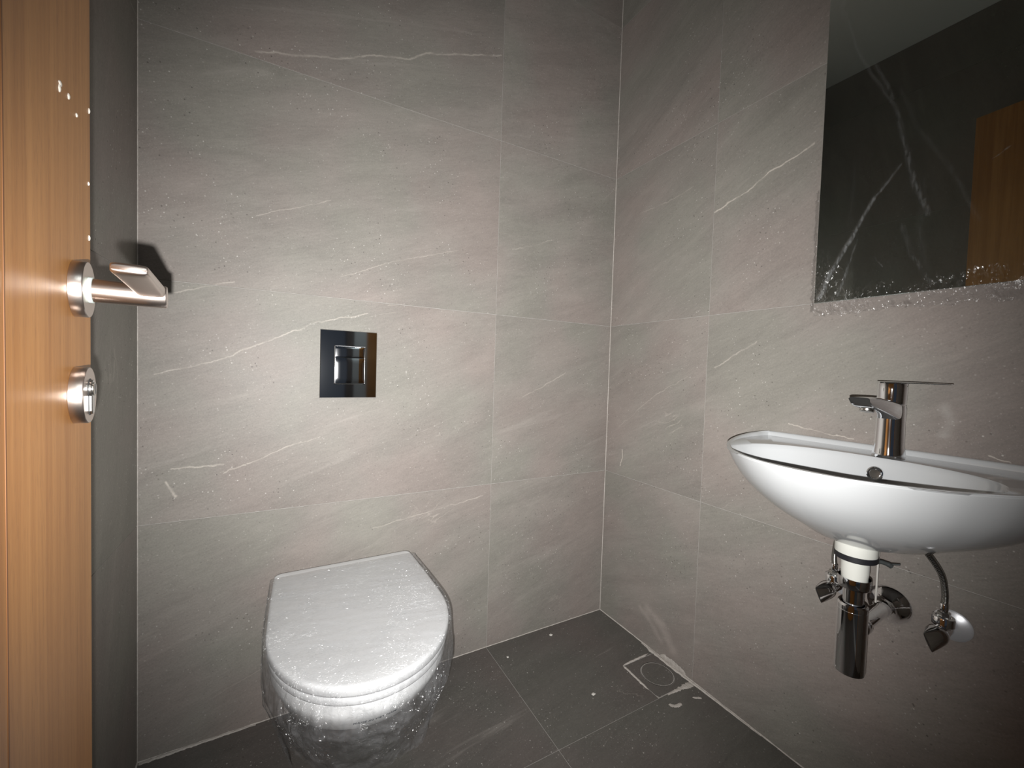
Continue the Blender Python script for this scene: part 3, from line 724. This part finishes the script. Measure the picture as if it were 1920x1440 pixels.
# deck with the raised ledge along the wall
def deck(ins, z):
    out = []
    for (x, y, zz) in bring(1.0, z, ins=ins):
        if W - x < 0.016: zz = z
        out.append((x, y, zz))
    return out
gu = G(); gu.grid([under_ring(s_, z) for s_, z in under] + [bring(1.0, ZR)], close=True, cap0=True)
under_bvh = BVHTree.FromPolygons(gu.v, gu.f)
def above_shell(ring_, t=0.009):
    out = []
    for p in ring_:
        h_ = under_bvh.ray_cast(Vector((p[0], p[1], 0.5)), Vector((0, 0, 1)))
        z_ = p[2] if h_[0] is None else min(ZR - 0.0004, max(p[2], h_[0].z + t))
        out.append((p[0], p[1], z_))
    return out
rows += [above_shell(binner(a_, ZR - b_, 0.0)) for a_, b_ in ((1.0, 0.0002), (0.985, 0.003), (0.965, 0.012), (0.925, 0.030), (0.86, 0.050), (0.76, 0.068), (0.62, 0.082), (0.45, 0.092), (0.26, 0.099), (0.10, 0.102))]
g_ = G(); g_.grid(rows, close=True, cap0=True, cap1=True)
g_.build('bowl', M_cer, basin, smooth=40)
# raised lip: full height along the wall, dying out round both sides
g_ = G(); rows = []; nB = len(BO)
path = [k for k in range(nB // 2 + 1 - 0) if 0]
front_i = max(range(nB), key=lambda k: BO[k][1])
order = [(front_i + k) % nB for k in range(nB + 1)]
for idx in order:
    w_, d_ = BO[idx]; a_, b_ = BO[idx - 1], BO[(idx + 1) % nB]
    h_ = 0.0112 * (1 - min(1, max(0, (d_ - 0.03) / 0.26))) ** 1.3 + 0.0004
    wd_ = 0.0125 * (1 - 0.45 * min(1, d_ / 0.3))
    cd_ = 0.13; r_ = math.hypot(w_, d_ - cd_); e_ = Vector((-(cd_ - d_), -w_, 0))
    inx, iny = (0 - w_) / max(r_, 1e-3), (cd_ - d_) / max(r_, 1e-3)
    tb = min(1, max(0, d_ / 0.07)); inx, iny = inx * tb, iny * tb + (1 - tb); q_ = math.hypot(inx, iny); inx /= q_; iny /= q_
    P_ = lambda q, z: (W - max(0.0006, d_ + iny * q), YB + w_ + inx * q, z)
    rows.append([P_(0.0004, ZR - 0.004), P_(0.0004, ZR + h_ * 0.75), P_(0.0020, ZR + h_), P_(wd_ * 0.7, ZR + h_), P_(wd_ * 0.95, ZR + h_ * 0.7), P_(wd_ * 1.1, ZR - 0.0005), P_(wd_ * 1.1, ZR - 0.004)])
g_.grid(rows); g_.build('back_ledge', M_cer, basin, smooth=50)
# overflow ring on the back slope of the bowl
ovc = Vector((1.0490, 0.362, 0.8135)); ova = Vector((-1, 0, 0.30))
g_ = G(); prof = []
for k in range(17):
    a_ = 2 * math.pi * k / 16; prof.append((0.0112 + 0.0026 * math.cos(a_), 0.0012 + 0.0026 * math.sin(a_)))
e_ax = ova.normalized(); g_.lathe([(0.0130, -0.004), (0.0140, 0.0), (0.0136, 0.0026), (0.0115, 0.0036), (0.0092, 0.0024), (0.0085, 0.0004)], ovc, e_ax, 40)
ovr = g_.build('overflow_ring', M_chrome, basin, smooth=50)
g_ = G(); g_.lathe([(0.0083, 0.0), (0.0083, 0.0012), (0.0, 0.0016)], ovc, e_ax, 32); g_.build('overflow_cap', M_chrome_dull, ovr, smooth=50)
# pop-up waste in the bowl
g_ = G(); g_.lathe([(0.030, 0.0), (0.032, 0.002), (0.030, 0.0035), (0.024, 0.0032), (0.0, 0.006)], (W - 0.25, YB, ZR - 0.1015), (0, 0, 1), 40); g_.build('drain_plug', M_chrome, basin, smooth=40)

# ------------------------------------------------------------------ tap
TX, TY = 1.097, 0.359
tap = thing('basin_tap', 'polished chrome single-lever mixer tap on the wash basin', 'tap', (TX, TY, ZR))
g_ = G(); g_.lathe([(0.0262, 0.0), (0.0266, 0.003), (0.0255, 0.010), (0.0240, 0.025), (0.0232, 0.06), (0.0230, 0.088), (0.0228, 0.108), (0.021, 0.110)], (TX, TY, ZR), (0, 0, 1), 56)
g_.build('body', M_chrome, tap, smooth=40)
g_ = G(); rows = []
for k in range(11):
    s_ = k / 10; x = TX + 0.012 - 0.147 * s_
    zt_ = ZR + 0.113 + 0.0125 * min(1, s_ * 1.4); zb_ = ZR + 0.066 + 0.038 * min(1.0, (s_ / 0.9)) ** 0.7; hw = 0.0215 - 0.0045 * s_
    if s_ >= 0.95: zb_ = zt_ - 0.016
    sec = []
    for q in range(24):
        a_ = 2 * math.pi * q / 24; ca, sa = math.cos(a_), math.sin(a_)
        sec.append((x - (0.010 if (sa > 0 and k == 10) else 0), TY + math.copysign(abs(ca) ** 0.5, ca) * hw, (zt_ + zb_) / 2 + math.copysign(abs(sa) ** 0.45, sa) * (zt_ - zb_) / 2))
    rows.append(sec)
g_.grid(rows, close=True, cap0=True, cap1=True); sp_ = g_.build('spout', M_chrome, tap, smooth=42)
g_ = G(); g_.lathe([(0.0115, 0.006), (0.0115, -0.010), (0.0105, -0.0115), (0.0, -0.0115)], (TX - 0.108, TY, ZR + 0.108), (0.25, 0, 1), 32); g_.build('aerator', M_chrome_dull, sp_, smooth=40)
g_ = G(); g_.lathe([(0.0205, 0.108), (0.0228, 0.1105), (0.0232, 0.114), (0.0238, 0.140), (0.0240, 0.151), (0.0225, 0.154)], (TX, TY, ZR), (0, 0, 1), 56)
hd = g_.build('lever_cap', M_chrome, tap, smooth=40)
# lever: flat blade turned to the side, thin at its tip
g_ = G(); rows = []; ld = Vector((0.10, -1, 0.0)).normalized(); ls = Vector((0, 0, 1)).cross(ld)
for k in range(15):
    s_ = k / 14; c_ = Vector((TX, TY, ZR)) + ld * (-0.0225 + 0.108 * s_)
    w_ = 0.0235 * (1 - 0.42 * s_) * (min(1, 0.35 + s_ * 8)) * (1 if s_ < 0.93 else 0.75); top_ = 0.1575 - 0.002 * s_ ** 2; th = 0.0058 - 0.0032 * s_
    sec = []
    for q in range(20):
        a_ = 2 * math.pi * q / 20; ca, sa = math.cos(a_), math.sin(a_)
        sec.append(c_ + ls * math.copysign(abs(ca) ** 0.6, ca) * w_ + Vector((0, 0, top_ - th / 2 + math.copysign(abs(sa) ** 0.6, sa) * th / 2)))
    rows.append(sec)
g_.grid(rows, close=True, cap0=True, cap1=True); g_.build('lever', M_chrome, tap, smooth=45)

# ------------------------------------------------------------------ waste pipe and bottle trap
AX, AY = 0.985, 0.362
trap = thing('bottle_trap', 'chrome bottle trap on a white plastic tail below the basin', 'drain trap', (AX, AY, 0.425))
Z = (0, 0, 1)
g_ = G(); g_.lathe([(0.0300, 0.6880), (0.0335, 0.6860), (0.0335, 0.664), (0.0325, 0.6615), (0.0, 0.6615)], (AX, AY, 0), Z, 48); g_.build('waste_collar', M_pipe, trap, smooth=35)
g_ = G(); g_.lathe([(0.0328, 0.6640), (0.0340, 0.6625), (0.0340, 0.6535), (0.0326, 0.6520), (0.0, 0.6520)], (AX, AY, 0), Z, 48); g_.build('rubber_gasket', M_rubber, trap, smooth=35)
g_ = G(); g_.lathe([(0.0222, 0.656), (0.0222, 0.628), (0.0210, 0.618), (0.0208, 0.602), (0.0, 0.602)], (AX, AY, 0), Z, 48); g_.build('white_tailpiece', M_pipe, trap, smooth=35)
g_ = G(); g_.tube(bez([(AX + 0.024, AY - 0.006, 0.645), (AX + 0.030, AY - 0.008, 0.640), (AX + 0.026, AY - 0.006, 0.628)], 8), 0.0035, 10); g_.build('waste_boss', M_pipe, trap, smooth=40)
g_ = G(); g_.lathe([(0.0230, 0.603), (0.0248, 0.6155), (0.0258, 0.6155), (0.0262, 0.612), (0.0262, 0.598), (0.0250, 0.5955), (0.017, 0.5955), (0.0, 0.5955)], (AX, AY, 0), Z, 48); g_.build('slip_nut', M_chrome, trap, smooth=35)
g_ = G(); g_.lathe([(0.0165, 0.598), (0.0165, 0.553), (0.0, 0.553)], (AX, AY, 0), Z, 40); g_.build('dip_tube', M_chrome, trap, smooth=35)
g_ = G(); g_.lathe([(0.0170, 0.556), (0.0185, 0.5625), (0.0215, 0.5635), (0.0242, 0.560), (0.0245, 0.556), (0.0245, 0.552), (0.0240, 0.5515), (0.0245, 0.551), (0.0245, 0.430), (0.0238, 0.4265), (0.0215, 0.425), (0.0, 0.425)], (AX, AY, 0), Z, 56); g_.build('trap_bottle', M_chrome, trap, smooth=32)
AZ = 0.508
g_ = G(); g_.lathe([(0.0150, 0.020), (0.0190, 0.0245), (0.0195, 0.028), (0.0195, 0.042), (0.0185, 0.0445), (0.0140, 0.046), (0.0, 0.046)], (AX, AY, AZ), (1, 0, 0), 40); g_.build('outlet_nut', M_chrome, trap, smooth=35)
g_ = G(); g_.tube([(AX + 0.03, AY, AZ), (W - 0.004, AY + 0.006, AZ)], 0.0150, 36); g_.build('outlet_arm', M_chrome, trap, smooth=35)
g_ = G(); g_.lathe([(0.0390, 0.0005), (0.0395, 0.002), (0.0365, 0.007), (0.0300, 0.014), (0.0225, 0.022), (0.0175, 0.031), (0.0156, 0.040), (0.0150, 0.0405)], (W, AY + 0.006, AZ), (-1, 0, 0), 56); g_.build('wall_escutcheon', M_chrome, trap, smooth=40)

# pop-up control rod with its joint
rod = thing('pop_up_rod', 'thin steel pop-up rod with a dark plastic joint beside the trap', 'rod', (1.075, 0.357, 0.54))
g_ = G(); g_.tube([(1.075, 0.357, 0.695), (1.080, 0.359, 0.541)], 0.0018, 10); g_.build('rod', M_rod, rod, smooth=40)
g_ = G(); g_.tube(bez([(1.064, 0.369, 0.632), (1.072, 0.360, 0.629), (1.079, 0.352, 0.6290), (1.086, 0.344, 0.626), (1.090, 0.340, 0.6225)], 6), [0.0030] + [0.0052] * 8 + [0.0044] * 8 + [0.0050] * 7 + [0.0036], 12); jt = g_.build('rod_joint', M_clip, rod, smooth=40)
g_ = G(); g_.tube([(1.088, 0.342, 0.6275), (1.098, 0.330, 0.6295)], 0.0018, 10); g_.build('joint_screw', M_clip, jt, smooth=40)
g_ = G(); g_.tube([(1.020, 0.366, 0.642), (1.066, 0.367, 0.634)], 0.0015, 10); g_.build('pivot_rod', M_chrome_dull, rod, smooth=40)

# ------------------------------------------------------------------ angle valves and hoses
def valve(y, z, label):
    v = thing('angle_valve', label, 'valve', (W, y, z), 'angle valves below the basin')
    V = (-1, 0, 0)
    g2 = G(); g2.lathe([(0.0300, 0.0004), (0.0300, 0.0016), (0.0270, 0.0040), (0.0130, 0.0075), (0.0110, 0.0080), (0.0, 0.0080)], (W, y, z - 0.004), V, 48); g2.build('wall_flange', M_flange, v, smooth=30)
    g2 = G(); g2.lathe([(0.0095, 0.006), (0.0095, 0.036), (0.0125, 0.040), (0.0125, 0.068), (0.0100, 0.071), (0.0, 0.071)], (W, y, z), V, 32); g2.build('valve_body', M_chrome, v, smooth=35)
    g2 = G(); g2.lathe([(0.0110, 0.0), (0.0115, 0.008), (0.0150, 0.011), (0.0165, 0.0125), (0.0165, 0.0260), (0.0155, 0.0280), (0.0115, 0.0285), (0.0110, 0.0265), (0.0, 0.0265)], (W - 0.054, y, z), Z, 6 * 6); g2.build('outlet_collar', M_chrome, v, smooth=35)
    # handle: round at the stem, drawn out to a slanted chisel edge
    rows = []; ax = Vector(V); e1 = Vector((0, 0.42, 0.91)).normalized(); e2 = ax.cross(e1)
    for d_, a_, b_, sh in ((0.066, 0.0085, 0.0085, 0), (0.070, 0.0145, 0.0140, 0), (0.076, 0.0172, 0.0160, 0), (0.082, 0.0178, 0.0158, 0), (0.090, 0.0176, 0.0125, 0), (0.098, 0.0172, 0.0085, 0), (0.105, 0.0166, 0.0045, 0), (0.109, 0.0160, 0.0016, 0)):
        c_ = Vector((W, y + (d_ - 0.066) * 0.12, z - (d_ - 0.066) * 0.25)) + ax * d_
        rows.append([c_ + e1 * math.cos(2 * math.pi * q / 32) * a_ + e2 * math.sin(2 * math.pi * q / 32) * b_ for q in range(32)])
    g2 = G(); g2.grid(rows, close=True, cap0=True, cap1=True); g2.build('valve_handle', M_chrome, v, smooth=45)
    return v
VXv = W - 0.054
valve(0.270, 0.520, 'chrome angle valve with pointed handle, clear of the trap, bare white flange')
valve(0.452, 0.520, 'chrome angle valve with pointed handle, half hidden behind the bottle trap')
def hose(y, pts, label):
    h = thing('supply_hose', label, 'hose', (VXv, y, 0.545), 'supply hoses below the basin')
    g2 = G(); g2.lathe([(0.0085, 0.5455), (0.0100, 0.5460), (0.0100, 0.5560), (0.0085, 0.5575), (0.0062, 0.5585), (0.0058, 0.5700), (0.0, 0.5705)], (VXv, y, 0), Z, 6); g2.build('hose_nut', M_chrome_dull, h)
    g2 = G(); g2.lathe([(0.0056, 0.556), (0.0064, 0.5575), (0.0064, 0.572), (0.0056, 0.5735), (0, 0.5735)], (VXv, y, 0), Z, 24); g2.build('crimp_ferrule', M_chrome, h, smooth=35)
    g2 = G(); g2.tube(bez(pts, 16), 0.0052, 14); g2.build('braided_tube', M_hose, h, smooth=50)
hose(0.270, [(VXv, 0.270, 0.570), (VXv - 0.002, 0.270, 0.595), (VXv - 0.010, 0.274, 0.630), (VXv - 0.028, 0.287, 0.664), (VXv - 0.046, 0.300, 0.688), (VXv - 0.058, 0.312, 0.706)], 'braided steel hose curving up from the valve clear of the trap')
hose(0.452, [(VXv, 0.452, 0.570), (VXv, 0.4535, 0.59), (VXv, 0.452, 0.615), (VXv - 0.004, 0.446, 0.645), (VXv - 0.012, 0.438, 0.680), (VXv - 0.02, 0.43, 0.712)], 'short braided steel hose rising behind the white waste pipe')

# ------------------------------------------------------------------ mirror and its film
MY1, MY0, MZ0, MZ1, MX = 0.5385, -0.17, 1.190, 2.30, 1.1545
mir = thing('wall_mirror', 'large rectangular wall mirror still covered in clear film above the basin', 'mirror', (W, MY1, MZ0))
g_ = G(); g_.bbox((MX + 0.004, MY0 + .004, MZ0 + .004), (W - 0.0005, MY1 - 0.003, MZ1 - .004), 0.001); g_.build('backing', M_mback, mir)
g_ = G(); g_.bbox((MX, MY0, MZ0), (MX + 0.0045, MY1, MZ1), 0.0007); g_.build('glass', M_mirror, mir)
ML = {'a': [(-0.528, 1.203), (-0.503, 1.267), (-0.464, 1.34), (-0.428, 1.413), (-0.385, 1.468)], 'a2': [(-0.489, 1.201), (-0.471, 1.267), (-0.457, 1.326)],
      'b': [(-0.509, 1.892), (-0.474, 1.757), (-0.441, 1.683), (-0.4, 1.597), (-0.378, 1.496), (-0.362, 1.423), (-0.338, 1.349)], 'c': [(-0.443, 1.72), (-0.405, 1.617)],
      'd': [(-0.393, 1.632), (-0.363, 1.533), (-0.311, 1.435), (-0.266, 1.316)], 'e': [(-0.379, 1.339), (-0.358, 1.267), (-0.327, 1.205)], 'f': [(-0.349, 1.418), (-0.348, 1.308), (-0.337, 1.24)],
      'g': [(-0.254, 1.423), (-0.229, 1.439)], 'h': [(-0.422, 1.281), (-0.406, 1.254)], 'i': [(-0.469, 1.513), (-0.47, 1.366)]}
M_mfilm = film_mat('mirror_film', 0.0025, 0.9, lines=[(ML['a'], 0.0085, 0.0035, 0.30, 0.10), (ML['a2'], 0.005, 0.003, 0.16, 0.05), (ML['b'], 0.004, 0.009, 0.05, 0.10), (ML['c'], 0.004, 0.007, 0.05, 0.08),
                    (ML['d'], 0.010, 0.006, 0.02, 0.035), (ML['e'], 0.010, 0.005, 0.02, 0.07), (ML['f'], 0.013, 0.010, 0.02, 0.02), (ML['g'], 0.002, 0.0025, 0.10, 0.16), (ML['h'], 0.0025, 0.002, 0.06, 0.04), (ML['i'], 0.010, 0.007, 0.012, 0.012)],
                    uaxis=(0, -1, 0), strength=0.5, dist=0.003, mask=(MY1, MZ0, 0.05, 0.16), ridges=(60, 120, 50), rough=0.20, base_gloss=0.0, facet=2.0, cells=230)
M_mflap = film_mat('mirror_film_flap', 0.018, 1.2, strength=0.5, dist=0.004, ridges=(60, 120, 50), rough=0.20, base_gloss=0.0, facet=2.2, cells=230)
def segd(p, pts):
    best = 9
    for a_, b_ in zip(pts[:-1], pts[1:]):
        ax_, ay_ = a_; bx_, by_ = b_; dx_, dy_ = bx_ - ax_, by_ - ay_
        t_ = max(0, min(1, ((p[0] - ax_) * dx_ + (p[1] - ay_) * dy_) / (dx_ * dx_ + dy_ * dy_)))
        best = min(best, math.hypot(p[0] - ax_ - t_ * dx_, p[1] - ay_ - t_ * dy_))
    return best
ny_, nz_ = 230, 240
rows = []
for i in range(ny_ + 1):
    y = MY1 - (MY1 - MY0) * (i / ny_) ** 1.25; r_ = []
    for k in range(nz_ + 1):
        z = MZ0 + (MZ1 - MZ0) * (k / nz_) ** 1.6
        h_ = 0.0006 + 0.0002 * noise.noise(Vector((y * 8, z * 8, 0)))
        p_ = (-y, z)
        if z < 1.95:
            for key, w_, a_ in (('a', 0.004, 0.0012), ('b', 0.005, 0.0005)):
                d_ = segd(p_, ML[key])
                if d_ < w_ * 3: h_ += a_ * math.exp(-(d_ / w_) ** 2)
        cr = math.exp(-((z - MZ0) / 0.035)) * 0.9 + math.exp(-(math.hypot(y - MY1, z - MZ0) / 0.09) ** 2) * 0.8
        if cr > 0.02:
            q = Vector((y * 60, z * 60, 2)); h_ += cr * 0.0022 * max(0, noise.noise(q) + 0.4 * noise.noise(q * 3) + 0.1)
        r_.append((MX - h_, y, z))
    rows.append(r_)
g_ = G(); g_.grid(rows); mf = g_.build('mirror_film', M_mfilm, None, loc=(MX, MY1, MZ0), smooth=180)
tag(mf, 'creased clear protective film stuck over the wall mirror', 'plastic film')
# loose edges of the film past the mirror's bottom and left side
def flap(path_fn, n, mdepth, seed):
    rows = []
    for i in range(n + 1):
        t_ = i / n; r_ = []; L_ = mdepth * (1 + 0.30 * noise.noise(Vector((t_ * 7, seed, 0))) + 0.18 * noise.noise(Vector((t_ * 30, seed, 1))) + 0.1 * noise.noise(Vector((t_ * 90, seed, 2))))
        for k in range(13):
            s_ = k / 12; base, d_ = path_fn(t_)
            q = Vector((t_ * 55, s_ * 3, seed)); w_ = 0.003 * noise.noise(q) + 0.0015 * noise.noise(q * 2.7) + 0.0006 * noise.noise(q * 6)
            p_ = Vector(base) + Vector(d_) * L_ * s_ + Vector((0.021 * min(1, s_ * 1.2) ** 1.5, 0, 0)) * 0.72
            p_.x = min(p_.x + w_ * min(1, 3 * s_) - 0.003 * s_, W - 0.0012); r_.append(p_)
        rows.append(r_)
    g2 = G(); g2.grid(rows); return g2
g_ = flap(lambda t_: ((MX - 0.001, MY1 + 0.006 - (MY1 - MY0) * t_, MZ0 + 0.001), (0, 0, -1)), 330, 0.032, 3.0)
g_.build('film_flap', M_mflap, mf, smooth=180)
g_ = flap(lambda t_: ((MX - 0.001, MY1, MZ0 - 0.02 + 0.30 * t_), (0, 1, 0)), 150, 0.014, 8.0)
g_.build('film_flap', M_mflap, mf, smooth=180)

# ------------------------------------------------------------------ floor drain
drain = thing('floor_drain', 'tile-faced floor drain with a round lid in the corner below the basin', 'floor drain', (1.10, 0.924, 0))
x0, x1, y0, y1 = DRX + 0.002, W - 0.004, 0.849, DRY - 0.002; cx, cy, R0 = 1.103, 0.922, 0.0545
g_ = G(); n_ = 48; zf = -0.0008
outer = []
for k in range(n_):
    a_ = 2 * math.pi * k / n_; ca, sa = math.cos(a_), math.sin(a_)
    tt = min(((x1 - cx) / ca if ca > 1e-6 else 9), ((x0 - cx) / ca if ca < -1e-6 else 9), ((y1 - cy) / sa if sa > 1e-6 else 9), ((y0 - cy) / sa if sa < -1e-6 else 9))
    outer.append((cx + ca * tt, cy + sa * tt))
ring = lambda r_: [(cx + r_ * math.cos(2 * math.pi * k / n_), cy + r_ * math.sin(2 * math.pi * k / n_)) for k in range(n_)]
g_.grid([[(x, y, -TT) for x, y in outer], [(x, y, zf) for x, y in outer], [(x, y, zf) for x, y in ring(R0 + 0.0012)], [(x, y, -0.0030) for x, y in ring(R0)]], close=True)
g_.build('square_insert', M_floor, drain, smooth=30)
g_ = G(); g_.grid([[(x, y, -0.0030) for x, y in ring(R0)], [(x, y, zf + 0.0002) for x, y in ring(R0)], [(x, y, zf + 0.0004) for x, y in ring(R0 - 0.0007)], [(x, y, -0.0030) for x, y in ring(R0 - 0.0014)]], close=True); g_.build('metal_ring', M_ring, drain, smooth=40)
g_ = G(); g_.grid([[(x, y, -0.0030) for x, y in ring(R0 - 0.0040)], [(x, y, zf - 0.0002) for x, y in ring(R0 - 0.0040)]], close=True, cap1=True); g_.build('round_lid', M_floor, drain, smooth=30)
g_ = G(); g_.grid([[(x, y, -0.0022) for x, y in ring(R0 - 0.0010)], [(x, y, -0.0022) for x, y in ring(R0 - 0.0042)]], close=True); g_.build('lid_gap', M_darkgap, drain)

# ------------------------------------------------------------------ crumbs of plaster on the floor
def crumb(x, y, r, label, sd):
    bm = bmesh.new(); bmesh.ops.create_icosphere(bm, subdivisions=2, radius=1)
    vs = []
    for v in bm.verts:
        k = 1 + 0.45 * noise.noise(v.co * 1.7 + Vector((sd, 0, 0))); vs.append(Vector((x + v.co.x * r * k * 1.3, y + v.co.y * r * k, max(0, 0.30 * r + v.co.z * r * 0.45 * k))))
    fs = [tuple(v.index for v in f.verts) for f in bm.faces]; bm.free()
    o = finish('plaster_crumb', vs, fs, M_crumb, None, loc=(x, y, 0), smooth=60)
    tag(o, label, 'debris', 'plaster crumbs on the floor')
crumb(0.894, 1.246, 0.0052, 'white plaster crumb on the floor close to the back wall', 1)
crumb(0.851, 0.949, 0.0050, 'pale plaster crumb in the middle of the floor tile left of the drain', 2)
crumb(0.690, 1.214, 0.0036, 'small pale plaster crumb beside the floor joint right of the toilet', 3)
